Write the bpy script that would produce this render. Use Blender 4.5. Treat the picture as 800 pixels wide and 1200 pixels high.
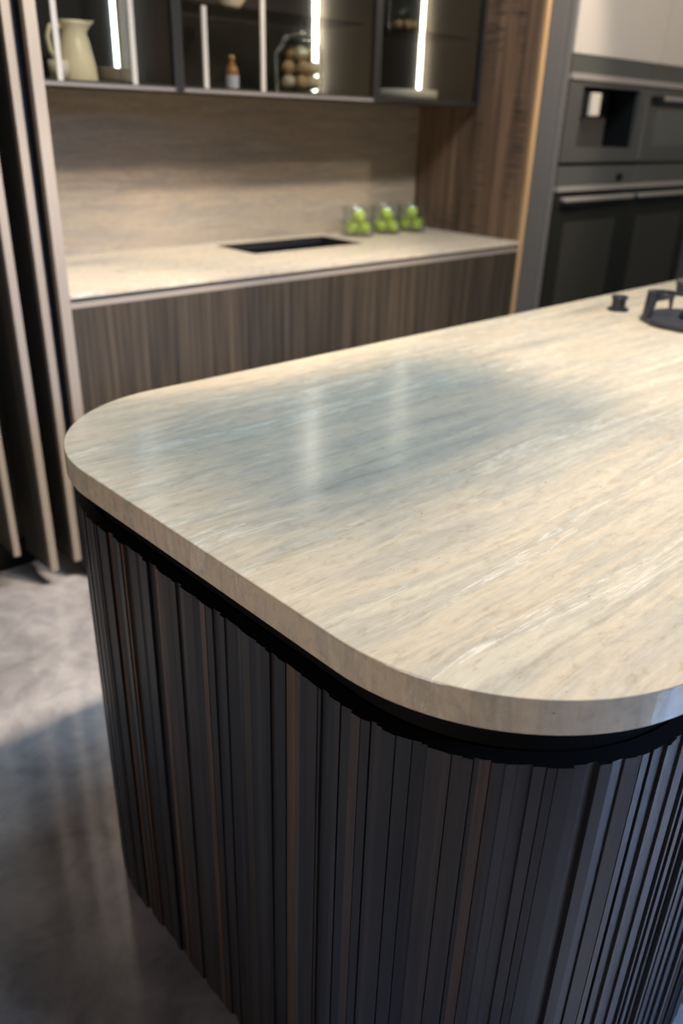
import bpy, bmesh, math, random
from mathutils import Vector, Matrix
random.seed(7)
PI = math.pi
S = bpy.context.scene
for o in list(bpy.data.objects): bpy.data.objects.remove(o, do_unlink=True)
C = S.collection

# ------------------------------------------------------------------ camera
cam_d = bpy.data.cameras.new('camera'); cam = bpy.data.objects.new('camera', cam_d); C.objects.link(cam)
cr = Vector((0.7360947, -0.67630326, 0.02790144)); cu = Vector((0.27817758, 0.33983542, 0.89840365)); cf = Vector((0.61707522, 0.65354861, -0.43828346))
M = Matrix((cr, cu, -cf)).transposed().to_4x4(); M.translation = Vector((0, 0, 1.35448))
cam.matrix_world = M
cam_d.sensor_fit = 'VERTICAL'; cam_d.sensor_height = 36; cam_d.lens = 943.05 / 1200 * 36
cam_d.clip_start = .02; cam_d.dof.use_dof = True; cam_d.dof.focus_distance = .90; cam_d.dof.aperture_fstop = 3.4
S.camera = cam

# ------------------------------------------------------------------ world, lights, exposure
S.view_settings.view_transform = 'Standard'; S.view_settings.look = 'None'
S.view_settings.gamma = 1; S.view_settings.use_curve_mapping = False; S.view_settings.exposure = 0.0
W = bpy.data.worlds.new('world'); S.world = W; W.use_nodes = True
W.node_tree.nodes['Background'].inputs[0].default_value = (.6, .75, 1, 1)
W.node_tree.nodes['Background'].inputs[1].default_value = .3
CEIL = 3.0
def area(name, loc, aim, sx, sy, power, col, spread=180):
    l = bpy.data.lights.new(name, 'AREA'); l.shape = 'RECTANGLE'; l.size = sx; l.size_y = sy; l.spread = math.radians(spread); l.energy = power; l.color = col
    o = bpy.data.objects.new(name, l); C.objects.link(o); o.location = loc
    o.rotation_euler = (Vector(aim) - Vector(loc)).to_track_quat('-Z', 'Y').to_euler(); return o
def spot(name, loc, aim, power, ang, col, r=.03, blend=.4):
    l = bpy.data.lights.new(name, 'SPOT'); l.energy = power; l.spot_size = math.radians(ang); l.spot_blend = blend
    l.color = col; l.shadow_soft_size = r
    o = bpy.data.objects.new(name, l); C.objects.link(o); o.location = loc
    o.rotation_euler = (Vector(aim) - Vector(loc)).to_track_quat('-Z', 'Y').to_euler(); return o
WARM = (1, .845, .665); COOL = (.52, .72, 1)
area('daylight_window', (2.7, -3.35, 2.4), (.95, .2, .1), 2.4, .8, 42, (.34, .55, 1), 46)
area('daylight_right', (5.9, -1.6, 2.4), (1.1, .2, .1), 2.4, .8, 7, (.38, .58, 1), 36)
area('warm_fill_left', (-2.35, .3, 1.3), (.45, .7, .95), 1.4, .8, 4.2, (1, .88, .82), 60)  # added warm fill that brightens the worktop's left edge
area('cool_fill_top', (1.6, .9, 2.96), (1.6, .9, 0), 1.4, .7, 56, (.56, .79, 1))  # added cool fill from above, lifts the shaded part of the worktop
SPOTS = [
    ('spot_island', (1.8, .56, 2.8), (1.05, 1.0, .6), 240, 100),
    ('spot_floor', (1.8, .56, 2.8), (.66, 2.32, 0), 240, 33),
    ('spot_fill_right', (2.3, .5, 2.8), (1.8, .62, .9), 38, 66),  # added warm fill, softens the right end of the worktop's shadow
    ('spot_counter', (1.3, .98, 2.8), (1.5, 2.7, 1.1), 150, 58),
    ('spot_counter_right', (2.7, .98, 2.8), (2.7, 2.7, 1.2), 130, 58),
    ('spot_ovens', (3.9, .4, 2.8), (3.9, 2.2, 1.5), 100, 100)]
for n_, loc_, aim_, p_, a_ in SPOTS: spot(n_, loc_, aim_, p_, a_, WARM, .065, 1.0 if n_ == 'spot_fill_right' else .4)

# ------------------------------------------------------------------ material helpers
def mat(name, base=(.5, .5, .5), rough=.5, metal=0., emit=None, es=0., spec=.5, coat=0.):
    m = bpy.data.materials.new(name); m.use_nodes = True
    b = m.node_tree.nodes['Principled BSDF']
    b.inputs['Base Color'].default_value = (*base, 1); b.inputs['Roughness'].default_value = rough
    b.inputs['Metallic'].default_value = metal; b.inputs['Specular IOR Level'].default_value = spec
    b.inputs['Coat Weight'].default_value = coat
    if emit: b.inputs['Emission Color'].default_value = (*emit, 1); b.inputs['Emission Strength'].default_value = es
    return m
class G:
    def __init__(s, m): s.t = m.node_tree; s.b = s.t.nodes['Principled BSDF']; s.co = s.n('ShaderNodeTexCoord').outputs['Object']
    def n(s, k, **kw):
        x = s.t.nodes.new(k)
        for a, v in kw.items(): setattr(x, a, v)
        return x
    def l(s, a, b): s.t.links.new(a, b)
    def geo(s): return s.n('ShaderNodeNewGeometry').outputs['Position']
    def map(s, vec, scale, rot=(0, 0, 0), loc=(0, 0, 0)):
        x = s.n('ShaderNodeMapping'); x.inputs['Scale'].default_value = scale; x.inputs['Rotation'].default_value = rot; x.inputs['Location'].default_value = loc
        s.l(vec, x.inputs['Vector']); return x.outputs[0]
    def noise(s, vec, scale=5, detail=4, rough=.5, dist=0.):
        x = s.n('ShaderNodeTexNoise'); x.inputs['Scale'].default_value = scale; x.inputs['Detail'].default_value = detail
        x.inputs['Roughness'].default_value = rough; x.inputs['Distortion'].default_value = dist
        s.l(vec, x.inputs['Vector']); return x.outputs['Fac']
    def ramp(s, fac, stops):
        x = s.n('ShaderNodeValToRGB'); e = x.color_ramp.elements
        while len(e) > 1: e.remove(e[-1])
        for i, (p, c) in enumerate(stops):
            q = e[0] if i == 0 else e.new(p)
            q.position = p; q.color = (*c, 1) if len(c) == 3 else c
        s.l(fac, x.inputs[0]); return x.outputs[0]
    def mix(s, fac, a, b, mode='MIX'):
        x = s.n('ShaderNodeMix'); x.data_type = 'RGBA'; x.blend_type = mode
        for v, i in ((fac, 0), (a, 6), (b, 7)):
            if isinstance(v, (int, float)): x.inputs[i].default_value = v
            elif isinstance(v, tuple): x.inputs[i].default_value = (*v, 1)
            else: s.l(v, x.inputs[i])
        return x.outputs[2]
    def val(s, fac, a, b):
        x = s.n('ShaderNodeMapRange'); x.inputs['To Min'].default_value = a; x.inputs['To Max'].default_value = b
        s.l(fac, x.inputs[0]); return x.outputs[0]
    def bump(s, h, strength=.2, dist=.002):
        x = s.n('ShaderNodeBump'); x.inputs['Strength'].default_value = strength; x.inputs['Distance'].default_value = dist
        s.l(h, x.inputs['Height']); s.l(x.outputs[0], s.b.inputs['Normal'])

def travertine(name, tint=(1, 1, 1), rough=.3, skew=.03, layers_z=False):
    m = mat(name, rough=rough); g = G(m); p = g.geo(); Z = layers_z
    w = g.noise(g.map(p, (1.2, 3, 2)), 1.5, 2, .5)
    add = g.n('ShaderNodeVectorMath', operation='ADD'); cmb = g.n('ShaderNodeCombineXYZ')
    g.l(g.val(w, -.035, .035), cmb.inputs[2 if Z else 1]); g.l(p, add.inputs[0]); g.l(cmb.outputs[0], add.inputs[1]); q = add.outputs[0]
    def sm(sx, sy, sz): return g.map(q, (sx, sz, sy) if Z else (sx, sy, sz), (0, 0, skew))
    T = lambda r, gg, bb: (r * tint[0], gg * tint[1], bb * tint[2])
    band = g.noise(sm(1.0, 9, 2), 1.4, 6, .62, .15)
    line = g.noise(sm(2.6, 85, 6), 1.2, 7, .68, .12)
    cloud = g.noise(sm(11, 30, 26), 2.6, 10, .74, .35)
    col = g.ramp(band, [(.30, T(.37, .33, .275)), (.41, T(.47, .41, .33)), (.49, T(.54, .45, .34)), (.56, T(.43, .385, .315)), (.63, T(.55, .48, .375)), (.74, T(.43, .39, .325))])
    col = g.mix(.8, col, g.ramp(line, [(.28, (.80, .78, .75)), (.45, (.96, .955, .95)), (.55, (1, 1, 1)), (.66, (1.05, 1.04, 1.02)), (.75, (.90, .88, .85))]), 'MULTIPLY')
    col = g.mix(.75, col, g.ramp(cloud, [(.34, (.72, .70, .68)), (.45, (.95, .95, .94)), (.55, (1.0, 1.0, 1.0)), (.68, (1.14, 1.13, 1.11))]), 'MULTIPLY')
    v = g.noise(sm(.9, 13, 6), 1.5, 8, .66, .2)
    vm = g.ramp(g.noise(sm(.8, 9, 2), 1.4, 3, .5), [(.50, (0, 0, 0)), (.60, (1, 1, 1))])
    vv = g.ramp(v, [(.485, (0, 0, 0)), (.498, (1, 1, 1)), (.504, (1, 1, 1)), (.515, (0, 0, 0))])
    vk = g.mix(1.0, vv, g.ramp(cloud, [(.40, (.1, .1, .1)), (.6, (.62, .62, .62))]), 'MULTIPLY')
    vk = g.mix(1.0, vk, vm, 'MULTIPLY')
    col = g.mix(vk, col, T(.74, .70, .62))
    v2 = g.ramp(g.noise(sm(2.0, 24, 8), 1.7, 9, .72, .2), [(.492, (0, 0, 0)), (.50, (.4, .4, .4)), (.508, (0, 0, 0))])
    col = g.mix(v2, col, T(.30, .26, .21))
    po = g.noise(g.map(p, (60, 130, 95)), 1.5, 3, .6)
    ps = g.mix(1.0, g.ramp(po, [(.26, (1, 1, 1)), (.29, (0, 0, 0))]), g.ramp(g.noise(p, 7, 2), [(.45, (0, 0, 0)), (.55, (1, 1, 1))]), 'MULTIPLY')
    col = g.mix(ps, col, (.12, .09, .07))
    g.l(col, g.b.inputs['Base Color']); g.l(g.val(cloud, rough - .08, rough + .10), g.b.inputs['Roughness'])
    g.bump(cloud, .06, .001)
    return m
def wood(name, c1, c2, c3, axis='z', rough=.45, fine=70, rug=False, bump=.1, coords='geo'):
    m = mat(name, rough=rough); g = G(m); p = g.geo()
    sc = {'z': (fine, fine, 1.2), 'x': (1.2, fine, fine)}[axis]
    a = g.noise(g.map(p, sc), 1, 6, .6, .2)
    b = g.noise(g.map(p, tuple(s * .22 if s > 2 else s * .5 for s in sc)), 1, 4, .55, .5)
    col = g.ramp(a, [(.3, c1), (.5, c2), (.72, c3)])
    col = g.mix(.55, col, g.ramp(b, [(.35, (.42, .40, .38)), (.52, (1, 1, 1)), (.66, (1.35, 1.25, 1.15))]), 'MULTIPLY')
    h = a
    if rug:
        r = g.noise(g.map(p, (8, 8, 110)), 1, 4, .6, .4)
        msk = g.ramp(g.noise(g.map(p, (9, 9, 2.4)), 1, 3, .5), [(.50, (0, 0, 0)), (.62, (1, 1, 1))])
        k = g.mix(1, msk, g.ramp(r, [(.45, (0, 0, 0)), (.6, (.75, .75, .75))]), 'MULTIPLY')
        col = g.mix(k, col, (.02, .014, .010))
    g.l(col, g.b.inputs['Base Color']); g.bump(h, bump, .001)
    return m
def glass(name, tint, f0=.04):
    m = bpy.data.materials.new(name); m.use_nodes = True; t = m.node_tree; t.nodes.clear()
    o = t.nodes.new('ShaderNodeOutputMaterial'); mx = t.nodes.new('ShaderNodeMixShader'); tr = t.nodes.new('ShaderNodeBsdfTransparent'); gl = t.nodes.new('ShaderNodeBsdfGlossy'); lw = t.nodes.new('ShaderNodeLayerWeight')
    pw = t.nodes.new('ShaderNodeMath'); pw.operation = 'POWER'; pw.inputs[1].default_value = 4; mr = t.nodes.new('ShaderNodeMapRange'); mr.inputs['To Min'].default_value = f0; mr.inputs['To Max'].default_value = .8
    lw.inputs[0].default_value = .5; tr.inputs[0].default_value = (*tint, 1); gl.inputs['Roughness'].default_value = .03
    t.links.new(lw.outputs['Facing'], pw.inputs[0]); t.links.new(pw.outputs[0], mr.inputs[0]); t.links.new(mr.outputs[0], mx.inputs[0])
    t.links.new(tr.outputs[0], mx.inputs[1]); t.links.new(gl.outputs[0], mx.inputs[2]); t.links.new(mx.outputs[0], o.inputs[0])
    return m

m_stone = travertine('travertine_island', rough=.17, tint=(1.03, .98, .89))
m_stone_c = travertine('travertine_counter', rough=.28, tint=(1.15, 1.15, 1.15))
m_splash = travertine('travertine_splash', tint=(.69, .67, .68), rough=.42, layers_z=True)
m_veneer = wood('dark_oak_veneer', (.014, .010, .0065), (.046, .033, .020), (.088, .065, .043), rough=.55, fine=55)
m_walnut = wood('rough_walnut', (.062, .035, .021), (.14, .083, .050), (.22, .14, .088), rough=.5, fine=26, rug=True, bump=.3)
m_edge = wood('oak_edge', (.42, .25, .12), (.55, .34, .17), (.62, .40, .22), rough=.5, fine=60)
m_alu = mat('brushed_aluminium', (.62, .58, .53), .32, 1.)
m_profile = mat('champagne_profile', (.36, .30, .25), .42, .2)
m_trim = mat('pale_anodised_trim', (.52, .47, .43), .4, .4)
m_grey = mat('satin_grey_panel', (.185, .175, .17), .36, .45)
m_rim = mat('column_rim', (.26, .245, .23), .36, .5)
m_navy = mat('dark_gasket', (.02, .026, .042), .45)
m_leaf = mat('dark_lacquer', (.075, .068, .055), .35)
m_black = mat('matt_black', (.008, .008, .008), .6, spec=.2)
m_recess = mat('black_channel', (.004, .004, .004), .55, spec=.15)
m_sink = mat('black_granite_sink', (.012, .013, .016), .45)
m_iron = mat('cast_iron', (.035, .035, .042), .42, .3)
m_knob = mat('black_knob', (.025, .03, .035), .28, .4)
m_beige = mat('beige_lacquer', (.60, .545, .49), .42)
m_steel = mat('grey_steel_glass', (.175, .17, .155), .22, .5)
m_steel2 = mat('grey_steel_face', (.21, .205, .185), .30, .55)
m_ovglass = mat('oven_black_glass', (.020, .020, .016), .12, 0, spec=.4)
m_ovwin = mat('oven_window', (.045, .043, .034), .15, 0, spec=.4)
m_white = mat('white_enamel', (.90, .83, .62), .25)
m_porc = mat('cream_porcelain', (.72, .68, .62), .35)
m_spout = mat('pale_spout', (.75, .66, .55), .4)
m_cabin = mat('cabinet_inside', (.13, .10, .062), .5)
m_cabdk = mat('cabinet_back_dark', (.014, .012, .010), .5)
m_frame = mat('dark_frame', (.022, .021, .020), .4, .2)
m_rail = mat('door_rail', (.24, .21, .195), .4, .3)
m_led = mat('led', (1, 1, 1), .4, emit=(1, .95, .86), es=20)
m_tglass = glass('tinted_glass', (.80, .79, .76))
m_cglass = glass('clear_glass', (.93, .95, .94))
m_reflection = mat('pale_reflection', (.60, .55, .49), .35, .4)
m_wall = mat('wall_paint', (.20, .20, .21), .8)
m_ceil = mat('ceiling_paint', (.28, .28, .30), .9)
m_cookie = mat('dried_gourd', (.55, .36, .20), .7)
m_shell = mat('pale_shell', (.72, .60, .46), .6)
m_amber = mat('amber_bottle', (.35, .18, .07), .25)
m_paper = mat('pale_label', (.55, .60, .75), .6)

m_apple = mat('apple_skin', (.30, .52, .06), .28); g = G(m_apple)
g.l(g.ramp(g.noise(g.map(g.co, (30, 30, 30)), 1, 3), [(.35, (.42, .56, .06)), (.6, (.66, .78, .17))]), g.b.inputs['Base Color'])
m_stem = mat('apple_stem', (.10, .06, .03), .7)

m_floor = mat('polished_concrete', rough=.22, spec=.55); g = G(m_floor); p = g.geo()
a = g.noise(p, 2.0, 7, .62, .4); b = g.noise(p, 11, 6, .65, .6)
col = g.ramp(a, [(.3, (.19, .178, .178)), (.5, (.37, .338, .332)), (.68, (.53, .485, .475))])
col = g.mix(.55, col, g.ramp(b, [(.35, (.55, .55, .57)), (.55, (1, 1, 1)), (.7, (1.2, 1.18, 1.15))]), 'MULTIPLY')
g.l(col, g.b.inputs['Base Color']); g.l(g.val(b, .05, .20), g.b.inputs['Roughness']); g.bump(a, .05, .003)

m_slat = mat('stained_oak_slats', rough=.34, spec=.5); g = G(m_slat)
at = g.n('ShaderNodeAttribute'); at.attribute_name = 'tone'
p = g.geo(); gr = g.noise(g.map(p, (160, 160, 5)), 1, 5, .6)
base = g.ramp(at.outputs['Fac'], [(0, (.011, .011, .0125)), (.5, (.020, .018, .018)), (.8, (.030, .024, .021)), (1, (.075, .043, .027))])
g.l(g.mix(.7, base, g.ramp(gr, [(.3, (.45, .45, .45)), (.5, (1, 1, 1)), (.7, (1.5, 1.45, 1.4))]), 'MULTIPLY'), g.b.inputs['Base Color'])
g.l(g.val(gr, .30, .48), g.b.inputs['Roughness']); g.bump(gr, .12, .0006)

# ------------------------------------------------------------------ mesh helpers
def obj(name, bm, m, parent=None, smooth=False, bevel=0.):
    me = bpy.data.meshes.new(name); bmesh.ops.recalc_face_normals(bm, faces=bm.faces); bm.to_mesh(me); bm.free()
    for q in (m if isinstance(m, list) else [m]): me.materials.append(q)
    o = bpy.data.objects.new(name, me); C.objects.link(o)
    if parent: o.parent = parent
    if smooth:
        for f in me.polygons: f.use_smooth = True
    if bevel:
        b = o.modifiers.new('b', 'BEVEL'); b.width = bevel; b.segments = 2; b.limit_method = 'ANGLE'
    return o
def tag(o, label, cat, group=None):
    o['label'] = label; o['category'] = cat
    if group: o['group'] = group
    return o
def thing(name, label, cat, loc=(0, 0, 0), rz=0, group=None):
    o = bpy.data.objects.new(name, None); o.empty_display_size = .05; C.objects.link(o); o.location = loc; o.rotation_euler = (0, 0, rz)
    return tag(o, label, cat, group)
def struct(name, bm, m): o = obj(name, bm, m); o['kind'] = 'structure'; return o
def box(bm, x0, x1, y0, y1, z0, z1):
    v = [bm.verts.new((x, y, z)) for x in (x0, x1) for y in (y0, y1) for z in (z0, z1)]
    for f in ((0, 1, 3, 2), (4, 6, 7, 5), (0, 4, 5, 1), (2, 3, 7, 6), (0, 2, 6, 4), (1, 5, 7, 3)): bm.faces.new([v[i] for i in f])
    return bm
def B(*a):
    bm = bmesh.new()
    for q in (a if isinstance(a[0], tuple) else [a]): box(bm, *q)
    return bm
def rel(t, *bs):   # boxes given in world space, made relative to a thing
    L = t.location; bm = bmesh.new()
    for b in bs: box(bm, b[0] - L.x, b[1] - L.x, b[2] - L.y, b[3] - L.y, b[4] - L.z, b[5] - L.z)
    return bm
def lathe(prof, n=32, loc=(0, 0, 0), bm=None, closed=False):
    bm = bm or bmesh.new(); rings = []
    for r, z in prof:
        if r < 1e-6: rings.append([bm.verts.new((loc[0], loc[1], loc[2] + z))])
        else: rings.append([bm.verts.new((loc[0] + r * math.cos(2 * PI * i / n), loc[1] + r * math.sin(2 * PI * i / n), loc[2] + z)) for i in range(n)])
    for A, Bq in zip(rings, rings[1:]):
        for i in range(n):
            j = (i + 1) % n
            if len(A) == 1 and len(Bq) == 1: continue
            if len(A) == 1: bm.faces.new((A[0], Bq[j], Bq[i]))
            elif len(Bq) == 1: bm.faces.new((A[i], A[j], Bq[0]))
            else: bm.faces.new((A[i], A[j], Bq[j], Bq[i]))
    return bm
def tube(pts, r, n=10, bm=None):
    bm = bm or bmesh.new(); pts = [Vector(p) for p in pts]; rings = []
    up = Vector((0, 1, .01)).normalized()
    for i, p in enumerate(pts):
        d = (pts[min(i + 1, len(pts) - 1)] - pts[max(i - 1, 0)]).normalized()
        a = d.cross(up).normalized(); b = d.cross(a).normalized(); rr = r[i] if isinstance(r, (list, tuple)) else r
        rings.append([bm.verts.new(p + (a * math.cos(2 * PI * k / n) + b * math.sin(2 * PI * k / n)) * rr) for k in range(n)])
    for A, Bq in zip(rings, rings[1:]):
        for k in range(n): bm.faces.new((A[k], A[(k + 1) % n], Bq[(k + 1) % n], Bq[k]))
    bm.faces.new(rings[0][::-1]); bm.faces.new(rings[-1]); return bm
def prism(poly, z0, z1, bm=None):
    bm = bm or bmesh.new(); a = [bm.verts.new((x, y, z0)) for x, y in poly]; b = [bm.verts.new((x, y, z1)) for x, y in poly]; n = len(poly)
    bm.faces.new(a[::-1]); bm.faces.new(b)
    for i in range(n): bm.faces.new((a[i], a[(i + 1) % n], b[(i + 1) % n], b[i]))
    return bm

# ------------------------------------------------------------------ room
struct('floor', B(-2.6, 6.2, -3.6, 3.0, -.1, 0), m_floor)
struct('ceiling', B(-2.6, 6.2, -3.6, 3.0, CEIL, CEIL + .1), m_ceil)
struct('wall_back', B(-2.6, 6.2, 2.90, 3.0, 0, CEIL), m_wall)
struct('wall_left', B(-2.6, -2.5, -3.6, 2.9, 0, CEIL), m_wall)
struct('wall_right', B(6.1, 6.2, -3.6, 2.9, 0, CEIL), m_wall)
struct('wall_front', B(-2.5, 6.1, -3.6, -3.5, 0, CEIL), m_wall)

# unseen plate on a hanger, added to cast a shadow patch on the worktop
struct('shadow_blocker', B((1.40, 1.655, .579, .745, 2.19, 2.21), (1.53, 1.545, .66, .675, 2.21, CEIL)), m_ceil)

# ------------------------------------------------------------------ island
XL, XR, YF, YN, R = .4462, 3.15, 1.2742, .2050, .2698
def outline(ins, n=28):
    x0, x1, y1, y0, r = XL + ins, XR - ins, YF - ins, YN + ins, R - ins; pts = []
    for cx, cy, a0 in ((x1 - r, y1 - r, 0), (x0 + r, y1 - r, PI / 2), (x0 + r, y0 + r, PI), (x1 - r, y0 + r, 1.5 * PI)):
        for i in range(n + 1): a = a0 + PI / 2 * i / n; pts.append((cx + r * math.cos(a), cy + r * math.sin(a)))
    return pts
top = obj('island_worktop', prism(outline(0), .8593, .90), m_stone, bevel=.0018)
tag(top, 'thick beige travertine worktop with rounded corners on the ribbed island', 'worktop')
isl = thing('kitchen_island', 'kitchen island clad in dark ribbed wooden slats with rounded corners', 'kitchen island', (XL + .4, (YF + YN) / 2, 0))
def local(bm, t):
    bmesh.ops.translate(bm, verts=bm.verts, vec=-t.location); return bm
obj('carcass', local(prism(outline(.036), .03, .8588), isl), m_recess, isl)
obj('plinth', local(prism(outline(.055), 0, .0295), isl), m_black, isl)
def path_point(s):  # outside line of the slats; s=0 at the far left arc's beginning on the back edge, growing anticlockwise
    ins = .0095; x0, y1, y0, r = XL + ins, YF - ins, YN + ins, R - ins; x1 = XR - ins
    arc = r * PI / 2; st = (y1 - r) - (y0 + r); back = x1 - x0 - 2 * r
    if s < back: return Vector((x1 - r - s, y1)), Vector((0, 1))
    s -= back
    if s < arc: a = PI / 2 + s / r; d = Vector((math.cos(a), math.sin(a))); return Vector((x0 + r, y1 - r)) + d * r, d
    s -= arc
    if s < st: return Vector((x0, y1 - r - s)), Vector((-1, 0))
    s -= st
    if s < arc: a = PI + s / r; d = Vector((math.cos(a), math.sin(a))); return Vector((x0 + r, y0 + r)) + d * r, d
    s -= arc
    if s < back: return Vector((x0 + r + s, y0)), Vector((0, -1))
    s -= back
    if s < arc: a = 1.5 * PI + s / r; d = Vector((math.cos(a), math.sin(a))); return Vector((x1 - r, y0 + r)) + d * r, d
    s -= arc
    return Vector((x1, y0 + r + s)), Vector((1, 0))
_r = R - .0095; _arc = _r * PI / 2; _back = XR - XL - .019 - 2 * _r; _st = YF - YN - .019 - 2 * _r
def fluted(s0, s1, name, seed):
    rnd = random.Random(seed); bm = bmesh.new(); lay = bm.faces.layers.float.new('tone')
    s = s0; sec = []   # (s, offset, tone of the face that follows)
    while s < s1 - .004:
        w = rnd.choice([.006, .008, .010, .011, .012, .014, .017]); e = min(s + w, s1)
        if s1 - e < .005: e = s1
        h = rnd.choice([0, -.0008, -.0018, -.003, -.0042]); t = rnd.uniform(-.0024, .0012); tone = rnd.random() ** 1.3
        if s == s0 or e == s1: h = -.001
        k = max(1, int((e - s) / .008))
        if rnd.random() < .55 and e < s1:
            sec.append((s, -.0085, 0)); s += .0010
        for i in range(k + 1): sec.append((s + (e - s) * i / k, h + t * i / k, tone))
        s = e
    Z0, Z1 = .02, .8119; rows = []
    for q, off, tn in sec:
        p, d = path_point(q); o = p + d * off; i_ = p - d * .022
        rows.append([bm.verts.new((*o, Z0)), bm.verts.new((*o, Z1)), bm.verts.new((*i_, Z1)), bm.verts.new((*i_, Z0)), tn])
    for a, b in zip(rows, rows[1:]):
        for i in range(4):
            j = (i + 1) % 4
            try:
                f = bm.faces.new((a[i], b[i], b[j], a[j])); f[lay] = a[4]
            except ValueError: pass
    bm.faces.new(rows[0][:4]); bm.faces.new(rows[-1][:4][::-1])
    bmesh.ops.translate(bm, verts=bm.verts, vec=-isl.location)
    o = obj(name, bm, [m_slat, m_recess], isl)
    for f in o.data.polygons:   # the blackened tops and backs of the panels
        if abs(f.normal.z) > .8: f.material_index = 1
    return o
E_ = .0015; q0 = _back
fluted(.45, q0 * .5 - E_, 'ribbed_panel', 1); fluted(q0 * .5 + E_, q0 + _arc - E_, 'ribbed_panel', 2)
fluted(q0 + _arc + E_, q0 + _arc + _st - .002 - E_, 'ribbed_panel', 31)
fluted(q0 + _arc + _st - .002 + E_, q0 + 2 * _arc + _st + .12 - E_, 'ribbed_panel', 42)
L0 = q0 + 2 * _arc + _st + .12
fluted(L0 + E_, L0 + .6 - E_, 'ribbed_panel', 5); fluted(L0 + .6 + E_, L0 + 1.2 - E_, 'ribbed_panel', 6)
fluted(L0 + 1.2 + E_, L0 + 1.8 - E_, 'ribbed_panel', 7); fluted(L0 + 1.8 + E_, 2 * q0 + 3 * _arc + _st + .1, 'ribbed_panel', 8)

# ---- hob on the island
def knob(loc, label):
    t = thing('hob_knob', label, 'knob', loc, 0, 'control knobs on the island')
    obj('knob_base', lathe([(0, 0), (.0285, 0), (.029, .003), (.0275, .007), (.022, .009), (0, .009)], 40), m_knob, t, smooth=False)
    obj('knob_grip', lathe([(0, .0092), (.019, .0092), (.0185, .012), (.0195, .030), (.0225, .034), (.0225, .038), (.0215, .0395), (0, .0395)], 40), m_knob, t)
    return t
knob((2.098, 1.132, .90), 'small black control knob standing alone beside the burner')
knob((2.475, 1.135, .90), 'small black control knob behind the burner at the right edge')
bt = thing('gas_burner', 'black cast iron gas burner with upright pan supports on the stone worktop', 'burner', (2.112, .915, .90), 0)
def ringpoly(r, n=8, rot=PI / 8, bev=.3): 
    out = []
    for i in range(n):
        a = rot + 2 * PI * i / n; b = rot + 2 * PI * (i + 1) / n
        A = Vector((math.cos(a), math.sin(a))) * r; Bv = Vector((math.cos(b), math.sin(b))) * r
        for u in (bev * .5, .5, 1 - bev * .5):
            p = A.lerp(Bv, u); out.append((p.x, p.y))
    return out
bm = prism(ringpoly(.142), 0, .014)
obj('base_tray', bm, m_iron, bt, bevel=.003)
obj('burner_cup', lathe([(0, .0142), (.042, .0142), (.045, .020), (.040, .030), (.030, .032), (.030, .027), (0, .027)], 40), m_knob, bt)
obj('burner_cap', lathe([(0, .0325), (.028, .0325), (.029, .037), (.024, .040), (0, .041)], 40), m_black, bt)
def support(k):
    # upright iron plate on the rim: tall and solid at one end, a round notch under its top bar
    a0 = math.radians((99, 236, 345)[k]); w = 1.45; sg = -1 if k == 1 else 1
    bm = bmesh.new(); n = 26; r0, r1 = .120, .135; rows = []
    for i in range(n + 1):
        u = i / n; a = a0 + sg * (w / 2 - w * u)
        zt = .080 - .018 * u
        q = (u - .82) / .18
        zb = .0142 if abs(q) >= 1 else .0142 + .044 * math.sqrt(1 - q * q)
        rows.append([bm.verts.new((rr_ * math.cos(a), rr_ * math.sin(a), z)) for rr_, z in ((r0, zb), (r1, zb), (r1 - .004, zt), (r0 - .002, zt))])
    for A, Bq in zip(rows, rows[1:]):
        for i in range(4): bm.faces.new((A[i], A[(i + 1) % 4], Bq[(i + 1) % 4], Bq[i]))
    bm.faces.new(rows[0]); bm.faces.new(rows[-1][::-1])
    s = obj('pan_support', bm, m_iron, bt)
    f = bmesh.new(); aa = a0 + sg * .25; c, sn = math.cos(aa), math.sin(aa)   # inward finger that carries the pan
    poly = [(.058, .068), (.1182, .070), (.1182, .046), (.085, .052)]
    A = []
    for sgn in (-.0035, .0035):
        A.append([f.verts.new((x * c - sgn * sn, x * sn + sgn * c, z)) for x, z in poly])
    f.faces.new(A[0]); f.faces.new(A[1][::-1])
    for i in range(4): f.faces.new((A[0][i], A[1][i], A[1][(i + 1) % 4], A[0][(i + 1) % 4]))
    obj('finger', f, m_iron, s)
for k in range(3): support(k)

# ------------------------------------------------------------------ back run
CX0, CX1, CY0, CY1 = .985, 3.05, 2.159, 2.79
SX0, SX1, SY0, SY1 = 1.86, 2.42, 2.475, 2.74
tag(obj('counter_worktop', B((CX0, SX0, CY0, CY1, .887, .90), (SX1, CX1 - .001, CY0, CY1, .887, .90), (SX0, SX1, CY0, SY0, .887, .90), (SX0, SX1, SY1, CY1, .887, .90)), m_stone_c),
    'thin pale travertine worktop along the back wall with the sink cut in', 'worktop')
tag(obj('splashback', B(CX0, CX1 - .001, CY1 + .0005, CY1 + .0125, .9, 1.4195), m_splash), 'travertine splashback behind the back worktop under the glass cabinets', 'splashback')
sk = thing('sink', 'black rectangular sink set flush into the back worktop', 'sink', ((SX0 + SX1) / 2, (SY0 + SY1) / 2, .70))
a, b, c, d = SX0 + .001, SX1 - .001, SY0 + .001, SY1 - .001
obj('basin', rel(sk, (a, b, c, c + .006, .70, .8985), (a, b, d - .006, d, .70, .8985), (a, a + .006, c + .006, d - .006, .70, .8985), (b - .006, b, c + .006, d - .006, .70, .8985), (a, b, c, d, .69, .70)), m_sink, sk)
obj('drain', lathe([(0, .0005), (.042, .0005), (.045, .002), (.038, .004), (.03, .002), (0, .002)], 32, (-.15, 0, 0)), m_profile, sk)
obj('ledge', rel(sk, (a + .006, b - .006, c + .006, c + .018, .872, .878), (a + .006, b - .006, d - .018, d - .006, .872, .878)), m_sink, sk)

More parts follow.
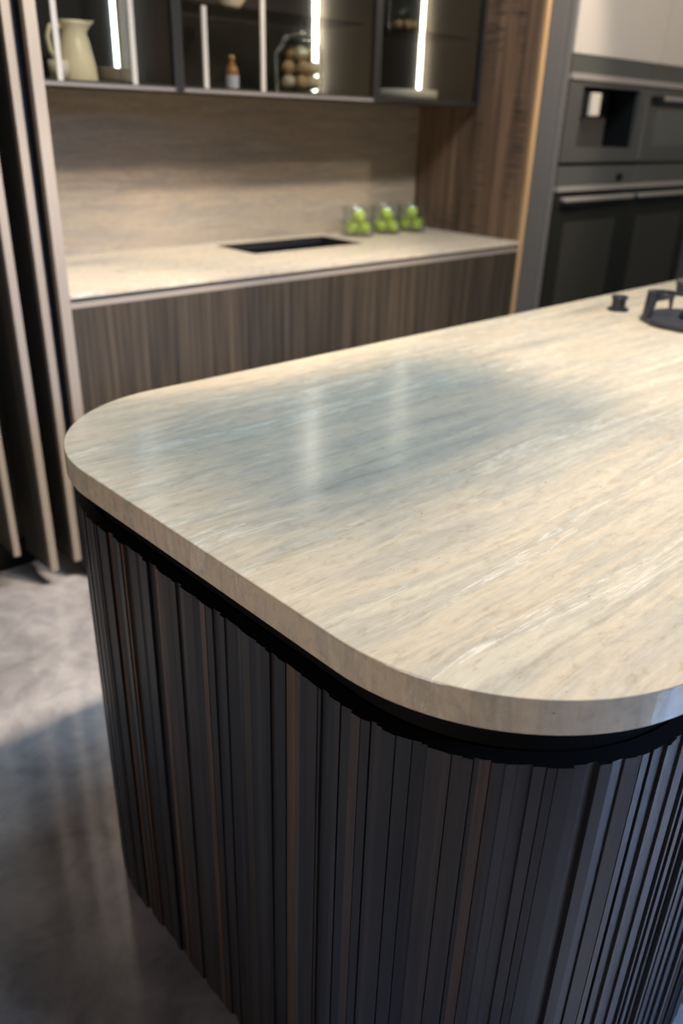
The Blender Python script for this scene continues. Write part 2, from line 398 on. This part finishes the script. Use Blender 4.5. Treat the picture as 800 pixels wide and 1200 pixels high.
N_ = 3; wdt = (CX1 - .001 - CX0) / N_
for i in range(N_):
    x0 = CX0 + i * wdt; x1 = x0 + wdt
    pos = ['at the left end of the back run', 'in the middle of the back run', 'at the right end, next to the walnut panel'][i]
    t = thing('base_cabinet', 'dark oak base cabinet ' + pos, 'cabinet', ((x0 + x1) / 2, 2.47, 0), 0, 'base cabinets of the back run')
    e = .0006
    zt_ = .68 if i else .868
    obj('body', rel(t, (x0 + e, x0 + .018, 2.20, 2.78, .1, zt_), (x1 - .018, x1 - e, 2.20, 2.78, .1, zt_), (x0 + .018, x1 - .018, 2.76, 2.78, .1, .68), (x0 + .018, x1 - .018, 2.20, 2.76, .1, .118)), m_cabdk, t)
    obj('plinth', rel(t, (x0 + e, x1 - e, 2.24, 2.255, 0, .0995)), m_black, t)
    obj('door', rel(t, (x0 + e, x1 - e, 2.163, 2.183, .10, .8585)), m_veneer, t, bevel=.0008)
tag(obj('grip_profile', B((CX0, CX1 - .001, 2.162, 2.166, .8595, .874), (CX0, CX1 - .001, 2.166, 2.196, .8595, .8625), (CX0, CX1 - .001, 2.193, 2.196, .8625, .8865)), m_profile), 'long metal grip channel between the back worktop and the dark oak doors', 'handle profile')

# walnut side panel with the light oak front edge
sp = thing('side_panel', 'tall rough walnut end panel with a light oak front edge right of the back worktop', 'panel', (3.065, 2.5, 0))
obj('board', rel(sp, (3.05, 3.078, 2.172, 2.79, 0, 2.5)), m_walnut, sp)
obj('front_edge', rel(sp, (3.05, 3.078, 2.160, 2.1718, 0, 2.5)), m_edge, sp)

# ---- apples in three glass vases
def apple_mesh():
    prof = []
    for i in range(15):
        a = PI * i / 14; r = .0268 * math.sin(a) * (1 - .05 * math.cos(a)); z = -.0255 * math.cos(a)
        if i in (0, 14): r = 0; z = z * .72
        elif i in (1, 13): z *= .93
        prof.append((r, z + .0255))
    return prof
AP = [(-.0275, -.0275, .0), (.0275, -.0275, .0), (-.0275, .0275, .0), (.0275, .0275, .0), (0, -.0278, .048), (0, .0278, .048)]
ANM = ['front of the bottom layer on the left', 'front of the bottom layer on the right', 'rear of the bottom layer on the left', 'rear of the bottom layer on the right', 'upper right', 'upper left']
proto_apple = None
for vi, (vx, vnm) in enumerate(((2.565, 'left'), (2.735, 'middle'), (2.90, 'right'))):
    vy = 2.665
    v = lathe([(0, .0), (.068, .0), (.070, .004), (.070, .116), (.0688, .117), (.0675, .116), (.0675, .006), (0, .006)], 40)
    t = obj('glass_vase', v, m_cglass, smooth=True); t.location = (vx, vy, .9003)
    tag(t, {'left': 'leftmost clear glass vase of green apples, nearest the sink', 'middle': 'middle clear glass vase of green apples against the splashback', 'right': 'rightmost clear glass vase of green apples beside the walnut panel'}[vnm], 'vase', 'glass vases of apples on the back worktop')
    rot = math.radians(-45 + (0, 6, -5)[vi])
    for ai, (ax, ay, az) in enumerate(AP):
        if proto_apple is None:
            ap = obj('green_apple', lathe(apple_mesh(), 20), m_apple, smooth=True)
            stm = obj('stem', tube([(0, 0, .0430), (.001, 0, .048), (.002, 0, .0515)], .0013, 6), m_stem, ap); proto_apple = (ap, stm)
        else:
            ap = proto_apple[0].copy(); C.objects.link(ap); st2 = proto_apple[1].copy(); C.objects.link(st2); st2.parent = ap
        c_, s_ = math.cos(rot), math.sin(rot)
        ap.location = (vx + ax * c_ - ay * s_, vy + ax * s_ + ay * c_, .9065 + az); ap.rotation_euler = (0, 0, random.uniform(0, 6))
        tag(ap, 'green apple in the %s glass vase, %s' % (vnm, ANM[ai]), 'apple', 'green apples in the glass vases')

# ------------------------------------------------------------------ glass wall cabinets
Z0c, Z1c, YFc, YBc = 1.422, 2.18, 2.45, 2.787
def wall_cab(x0, x1, label, reflections, reflection_z, shelf, led=None):
    t = thing('wall_cabinet', label, 'cabinet', ((x0 + x1) / 2, (YFc + YBc) / 2, Z0c), 0, 'glass wall cabinets')
    x0 += .0006; x1 -= .0006
    obj('body', rel(t, (x0, x1, YFc + .022, YBc, Z0c, Z0c + .014), (x0, x1, YFc + .022, YBc, Z1c - .016, Z1c), (x0, x0 + .014, YFc + .022, YBc, Z0c + .014, Z1c - .016), (x1 - .014, x1, YFc + .022, YBc, Z0c + .014, Z1c - .016)), m_cabin, t)
    obj('back_panel', rel(t, (x0 + .014, x1 - .014, YBc - .008, YBc, Z0c + .014, Z1c - .016)), m_cabdk, t)
    s = .016
    d_ = obj('door_frame', rel(t, (x0, x0 + s, YFc, YFc + .021, Z0c - .004, Z1c), (x1 - s, x1, YFc, YFc + .021, Z0c - .004, Z1c), (x0 + s, x1 - s, YFc, YFc + .021, Z1c - s, Z1c), (x0 + s, x1 - s, YFc + .003, YFc + .021, Z0c - .004, Z0c + .012)), m_frame, t)
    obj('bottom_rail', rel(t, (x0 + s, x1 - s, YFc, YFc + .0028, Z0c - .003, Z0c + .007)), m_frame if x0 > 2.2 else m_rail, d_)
    obj('glass_pane', rel(t, (x0 + s, x1 - s, YFc + .010, YFc + .013, Z0c + .012, Z1c - s)), m_tglass, d_)
    for rx, (ra, rb) in zip(reflections, reflection_z):
        obj('reflection_strip', rel(t, (rx - .008, rx + .008, YFc + .002, YFc + .0085, ra, rb)), m_reflection, d_)  # pale solid strips standing in for reflections on the glass
    obj('led_strip', rel(t, (x1 - .040, x1 - (.026 if led is None else .031), YBc - .022, YBc - .0085, Z0c + .03, Z1c - .03)), led or m_led, t)
    if shelf: obj('glass_shelf', rel(t, (x0 + .0145, x1 - .042, YFc + .045, YBc - .024, shelf, shelf + .006)), m_tglass, t)
    return t
zz = Z1c - .018
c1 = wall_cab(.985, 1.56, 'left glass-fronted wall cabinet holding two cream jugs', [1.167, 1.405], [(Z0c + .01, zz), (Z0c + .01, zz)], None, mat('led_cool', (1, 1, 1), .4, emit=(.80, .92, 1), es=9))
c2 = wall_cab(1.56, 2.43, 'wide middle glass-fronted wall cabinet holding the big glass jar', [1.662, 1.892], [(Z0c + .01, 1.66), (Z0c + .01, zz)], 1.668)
c3 = wall_cab(2.43, 3.048, 'right glass-fronted wall cabinet with a round white dish', [], [], 1.668, mat('led_right', (1, 1, 1), .4, emit=(1, .95, .86), es=12))
ZF = Z0c + .0145
def jug(x, y, flip, label):
    t = thing('jug', label, 'jug', (x, y, ZF), 0 if not flip else PI, 'cream enamel jugs in the left cabinet')
    bm = lathe([(0, 0), (.060, 0), (.062, .004), (.056, .05), (.044, .105), (.037, .130), (.040, .148), (.046, .160), (.044, .160), (.038, .148), (.034, .130), (.041, .1), (.052, .05), (.056, .008), (0, .007)], 36)
    for v in bm.verts:
        if v.co.z > .128:
            k = (v.co.z - .128) / .032; a = math.atan2(v.co.y, v.co.x)
            w = max(0, math.cos(a)) ** 6
            v.co.x += .026 * k * w; v.co.z += .006 * k * w
    obj('jug_body', bm, m_white, t, smooth=True)
    pts = [(-.034, 0, .135), (-.052, 0, .150), (-.072, 0, .142), (-.082, 0, .115), (-.078, 0, .08), (-.056, 0, .045)]
    obj('handle', tube(pts, .0065, 10), m_white, t, smooth=True)
jug(1.297, 2.61, False, 'cream enamel jug with spout to the right in the left cabinet')
jug(1.112, 2.66, True, 'cream enamel jug half hidden by the folded doors')
cup = obj('small_cup', lathe([(0, 0), (.026, 0), (.030, .05), (.0285, .05), (.0245, .003), (0, .003)], 28), m_porc, smooth=True); cup.location = (1.205, 2.535, ZF)
tag(cup, 'small pale cup standing between the two cream jugs', 'cup')
for k in range(4):
    pl = obj('plate', lathe([(0, 0), (.030, 0), (.034, .003), (.058, .009), (.059, .0102), (.056, .0102), (.033, .0045), (0, .004)], 36), m_porc, smooth=True) if k == 0 else pl.copy()
    if k: C.objects.link(pl)
    pl.location = (1.425, 2.60, ZF + k * .0105)
    tag(pl, 'cream plate, %s of the stack beside the jug' % ['lowest', 'second from the bottom', 'second from the top', 'topmost'][k], 'plate', 'stack of plates in the left cabinet')
bo = thing('bottle', 'small amber bottle with a pale lower half in the middle cabinet', 'bottle', (1.868, 2.60, ZF))
obj('bottle_body', lathe([(0, 0), (.021, 0), (.022, .003), (.022, .046), (.022, .060), (.017, .072), (.009, .080), (.008, .092), (0, .092)], 24), m_amber, bo, smooth=True)
obj('bottle_label', lathe([(.0223, .006), (.0229, .006), (.0229, .045), (.0223, .045), (.0223, .006)], 24), m_paper, bo)
obj('stopper', lathe([(0, .0922), (.010, .0922), (.011, .102), (.007, .106), (0, .106)], 20), m_cookie, bo, smooth=True)
jr = thing('glass_jar', 'large lidded glass jar filled with dried pods in the middle cabinet', 'jar', (2.172, 2.60, ZF))
obj('jar_body', lathe([(0, 0), (.080, 0), (.088, .008), (.090, .03), (.090, .125), (.080, .150), (.058, .166), (.054, .172), (.052, .172), (.056, .164), (.077, .148), (.087, .124), (.087, .03), (.084, .010), (0, .006)], 44), m_cglass, jr, smooth=True)
l_ = obj('lid', lathe([(0, .1725), (.060, .1725), (.062, .176), (.045, .188), (.016, .194), (.011, .200), (0, .200)], 36), m_cglass, jr, smooth=True)
obj('lid_knob', lathe([(0, .2005), (.010, .2005), (.017, .209), (.017, .216), (.010, .223), (0, .224)], 24), m_cglass, l_, smooth=True)
rnd = random.Random(3)
names = []
for k in range(14):
    if k < 6: a = 2 * PI * k / 6; rr, zc_ = .0525, .0355
    elif k < 11: a = 2 * PI * (k - 6) / 5 + .5; rr, zc_ = .0485, .083
    else: a = 2 * PI * (k - 11) / 3; rr, zc_ = .034, .129
    bm = bmesh.new(); bmesh.ops.create_icosphere(bm, subdivisions=3, radius=.0248)
    for v in bm.verts: v.co *= 1 + .07 * math.sin(v.co.x * 180 + k) * math.cos(v.co.z * 150 + k * 2); v.co.z *= .96
    o = obj('dried_pod', bm, m_shell if k in (3, 5, 10, 13) else m_cookie, smooth=True)
    o.location = (2.172 + rr * math.cos(a), 2.60 + rr * math.sin(a), ZF + zc_)
    side = ['right side', 'back right', 'back left', 'left side', 'front left', 'front right', 'right of the second layer', 'back right of the second layer', 'back left of the second layer', 'front left of the second layer', 'front of the second layer', 'right of the top layer', 'back of the top layer', 'front left of the top layer'][k]
    tag(o, '%s dried pod in the large glass jar, at the %s%s' % ('pale' if k in (3, 5, 10, 13) else 'brown', side, ' of the bottom layer' if k < 6 else ''), 'pod', 'dried pods in the large jar')
dsh = obj('round_dish', lathe([(0, 0), (.120, 0), (.134, .004), (.138, .034), (.134, .036), (.129, .034), (.125, .009), (0, .007)], 56), m_porc, smooth=True)
dsh.location = (2.765, 2.622, ZF); tag(dsh, 'wide round white dish on the floor of the right cabinet', 'dish')
j2 = thing('storage_jar', 'glass storage jar standing on the shelf of the right cabinet', 'jar', (2.72, 2.60, 1.6745))
obj('jar_body', lathe([(0, 0), (.062, 0), (.066, .006), (.066, .15), (.055, .17), (.053, .17), (.063, .149), (.063, .008), (0, .004)], 36), m_cglass, j2, smooth=True)
obj('jar_lid', lathe([(0, .1705), (.058, .1705), (.058, .19), (0, .192)], 30), m_trim, j2)
for k in range(7):
    a = 2 * PI * k / 6; rr = .036 if k < 6 else 0
    bm = bmesh.new(); bmesh.ops.create_icosphere(bm, subdivisions=3, radius=.0178)
    o = obj('walnut', bm, m_cookie, smooth=True); o.location = (2.72 + rr * math.cos(a), 2.60 + rr * math.sin(a), 1.6745 + .024)
    tag(o, 'brown nut in the storage jar on the right cabinet shelf, at the ' + ['right', 'back right', 'back left', 'left', 'front left', 'front right', 'centre'][k], 'nut', 'nuts in the storage jar')
cn = tag(obj('ceramic_bowl', lathe([(0, 0), (.025, 0), (.028, .005), (.055, .04), (.053, .04), (.026, .008), (0, .007)], 32), m_shell, smooth=True), 'small tan bowl on the shelf of the middle cabinet', 'bowl'); cn.location = (1.87, 2.60, 1.6745)

# ------------------------------------------------------------------ left: niche side, folded pocket doors, tall unit
ns = thing('niche_side', 'tall niche side panel with a pale metal front edge at the left of the counter', 'panel', (.97, 2.45, 0))
obj('panel', rel(ns, (.956, .984, 2.182, 2.79, 0, 2.5)), m_leaf, ns)
obj('edge_profile', rel(ns, (.954, .984, 2.160, 2.1815, 0, 2.5)), m_profile, ns)
def leaf(xa, xb, ya, yb, zb, label):
    t = thing('folding_door', label, 'door', ((xa + xb) / 2, (ya + yb) / 2, zb), 0, 'folded pocket doors')
    obj('door_panel', rel(t, (xa + .001, xb - .003, ya + .020, yb, zb + .003, 2.48)), m_leaf, t)
    obj('edge_profile', rel(t, (xa, xb, ya, ya + .0195, zb, 2.48)), m_profile, t)
    obj('gasket', rel(t, (xb - .0028, xb - .0004, ya + .0197, yb, zb + .003, 2.48)), m_navy, t)
leaf(.914, .936, 2.195, 2.75, .065, 'folded pocket door with pale metal edge, nearest the back counter')
leaf(.836, .858, 2.195, 2.385, .055, 'middle folded pocket door whose metal edge reaches lowest')
leaf(.745, .763, 2.235, 2.385, .125, 'leftmost folded pocket door, mostly hidden at the photo edge')
tu = thing('tall_unit', 'dark tall unit at the left edge behind the folded pocket doors', 'cabinet', (.35, 2.6, 0))
obj('body', rel(tu, (-.35, .885, 2.41, 2.79, .09, 2.5)), m_leaf, tu)
obj('plinth', rel(tu, (-.35, .885, 2.395, 2.405, 0, .089)), m_black, tu)
obj('edge_profile', rel(tu, (.640, .660, 2.38, 2.4095, .12, 2.5)), m_profile, tu)
tag(obj('gap_strip', B(.9385, .9525, 2.20, 2.79, .03, 2.5), m_navy), 'dark blue gap strip between pocket door and niche side', 'strip')

# ------------------------------------------------------------------ right: column and appliances
co_ = thing('door_column', 'broad satin grey metal column right of the walnut panel', 'column', (3.17, 2.4, 0))
obj('face', rel(co_, (3.094, 3.214, 2.166, 2.78, 0, 2.5)), m_grey, co_)
obj('navy_strip', rel(co_, (3.079, 3.0935, 2.18, 2.78, 0, 2.5)), m_navy, co_)  # dark navy strip between walnut panel and column
obj('edge_profile', rel(co_, (3.2145, 3.245, 2.150, 2.78, 0, 2.5)), m_rim, co_)
obj('inner_profile', rel(co_, (3.2455, 3.258, 2.160, 2.78, 0, 2.5)), m_profile, co_)
AY = 2.160
def mk(t, name, m, *bs, **k):
    par = k.pop('par', t); return obj(name, rel(t, *bs), m, par, **k)
XA, XM, XB_ = 3.276, 3.935, 4.60
for (x0, x1, nm) in ((XA, 4.005, 'left'), (4.009, 4.74, 'right')):
    t = thing('upper_cupboard', 'beige lacquered upper cupboard above the %s' % ('coffee machine' if nm == 'left' else 'compact oven'), 'cabinet', ((x0 + x1) / 2, 2.46, 1.627), 0, 'beige upper cupboards')
    mk(t, 'body', m_cabin, (x0 + .001, x1 - .001, AY + .023, 2.78, 1.627, 2.5)); mk(t, 'door', m_beige, (x0, x1, AY, AY + .022, 1.629, 2.5), bevel=.001)
ho = thing('tall_housing', 'dark tall housing that carries the built-in appliances', 'cabinet', ((XA + 4.74) / 2, 2.6, 0))
mk(ho, 'body', m_black, (XA, 4.74, 2.52, 2.78, 0, 1.626)); mk(ho, 'plinth', m_black, (XA, 4.74, 2.22, 2.24, 0, .098))
mk(ho, 'fascia', m_steel2, (XA, XM - .002, AY + .002, AY + .02, 1.557, 1.626), (XM + .002, XB_, AY + .002, AY + .02, 1.557, 1.626))
mk(ho, 'upper_rail', m_trim, (XA, XB_, AY - .008, AY + .02, 1.534, 1.5565))
mk(ho, 'lower_rail', m_trim, (XA, XB_, AY - .010, AY + .02, 1.094, 1.114))
# coffee machine
cm = thing('coffee_machine', 'built-in grey coffee machine with an open dispensing niche', 'coffee machine', ((XA + XM) / 2, 2.34, 1.212))
a0, a1, n0, n1, zb, zt, b0, b1 = XA + .001, XM - .003, 3.385, 3.862, 1.212, 1.533, 1.272, 1.512
mk(cm, 'front_panel', m_steel, (a0, n0, AY, AY + .02, zb, zt), (n1, a1, AY, AY + .02, zb, zt), (n0, n1, AY, AY + .02, zb, b0), (n0, n1, AY, AY + .02, b1, zt))
mk(cm, 'niche', mat('niche_grey', (.12, .115, .11), .4, .2), (n0 - .006, n0, AY + .021, AY + .16, b0, b1), (n0 - .006, n1 + .006, AY + .161, AY + .17, b0, b1), (n0 - .006, n1 + .006, AY + .021, AY + .17, b0 - .006, b0 - .0005))
mk(cm, 'niche_side', m_black, (n1, n1 + .006, AY + .021, AY + .16, b0, b1), (n0 - .006, n1 + .006, AY + .021, AY + .17, b1 + .0005, b1 + .006))
mk(cm, 'brew_head', m_black, (3.40, 3.475, AY + .02, AY + .15, 1.398, 1.511), (3.415, 3.455, AY + .03, AY + .07, 1.375, 1.3975), (3.4755, 3.60, AY + .05, AY + .15, 1.485, 1.511), bevel=.003)
mk(cm, 'spout', m_spout, (3.480, 3.543, AY + .004, AY + .045, 1.398, 1.490), bevel=.006)
# compact oven
ov = thing('compact_oven', 'built-in grey compact oven at the right edge beside the coffee machine', 'oven', ((XM + XB_) / 2, 2.34, 1.205))
mk(ov, 'oven_door', m_steel, (XM + .003, XB_, AY, AY + .02, 1.226, 1.516), bevel=.001); mk(ov, 'door_window', m_ovwin and mat('oven_window_grey', (.19, .195, .18), .2, .4), (XM + .11, XB_ - .1, AY - .001, AY - .0002, 1.28, 1.44), )
mk(ov, 'control_strip', m_steel2, (XM + .003, XB_, AY + .002, AY + .02, 1.212, 1.2255), (XM + .003, XB_, AY + .002, AY + .02, 1.5165, 1.533))
mk(ov, 'handle', m_trim, (XM + .10, XB_ - .02, AY - .036, AY - .022, 1.478, 1.494), bevel=.003)
mk(ov, 'handle_bracket', m_black, (XM + .03, XM + .10, AY - .034, AY - .0005, 1.476, 1.492))
# warming drawers
for x0, x1, nm in ((XA + .001, XM - .003, 'coffee machine'), (XM + .003, XB_, 'compact oven')):
    dr = thing('warming_drawer', 'flat grey warming drawer under the ' + nm, 'drawer', ((x0 + x1) / 2, 2.34, 1.116), 0, 'warming drawers')
    mk(dr, 'drawer_front', m_steel2, (x0, x1, AY + .001, AY + .02, 1.117, 1.196), bevel=.001)
    mk(dr, 'groove', m_black, (x0, x1, AY + .012, AY + .02, 1.1965, 1.2095))
    if nm == 'coffee machine':
        bm = lathe([(0, 0), (.0165, 0), (.0165, .014), (.0145, .016), (0, .016)], 28); bmesh.ops.rotate(bm, verts=bm.verts, cent=(0, 0, 0), matrix=Matrix.Rotation(PI / 2, 3, 'X'))
        bmesh.ops.translate(bm, verts=bm.verts, vec=(3.785 - dr.location.x, AY + .0008 - dr.location.y, 1.146 - dr.location.z)); obj('sensor_knob', bm, m_black, dr)
# large ovens below
for x0, x1, nm in ((XA + .001, XM - .018, 'left large black glass oven, next to the grey column'), (XM - .012, XB_, 'right large black glass oven at the photo edge')):
    o_ = thing('oven', nm, 'oven', ((x0 + x1) / 2, 2.34, .10), 0, 'large built-in ovens')
    mk(o_, 'oven_front', m_ovglass, (x0, x1, AY + .001, AY + .02, .46, 1.090), bevel=.001)
    mk(o_, 'door_window', m_ovwin, (x0 + .10, x1 - .10, AY - .0002, AY + .0008, .56, .96))
    mk(o_, 'handle', m_trim, (x0 + .03, x1 - .02, AY - .040, AY - .024, 1.052, 1.070), bevel=.004)
    mk(o_, 'handle_bracket', m_trim, (x0 + .05, x0 + .07, AY - .0235, AY + .0005, 1.054, 1.068)); mk(o_, 'handle_bracket', m_trim, (x1 - .06, x1 - .04, AY - .0235, AY + .0005, 1.054, 1.068))
    mk(o_, 'lower_drawer', m_ovglass, (x0, x1, AY + .001, AY + .02, .10, .456), bevel=.001)
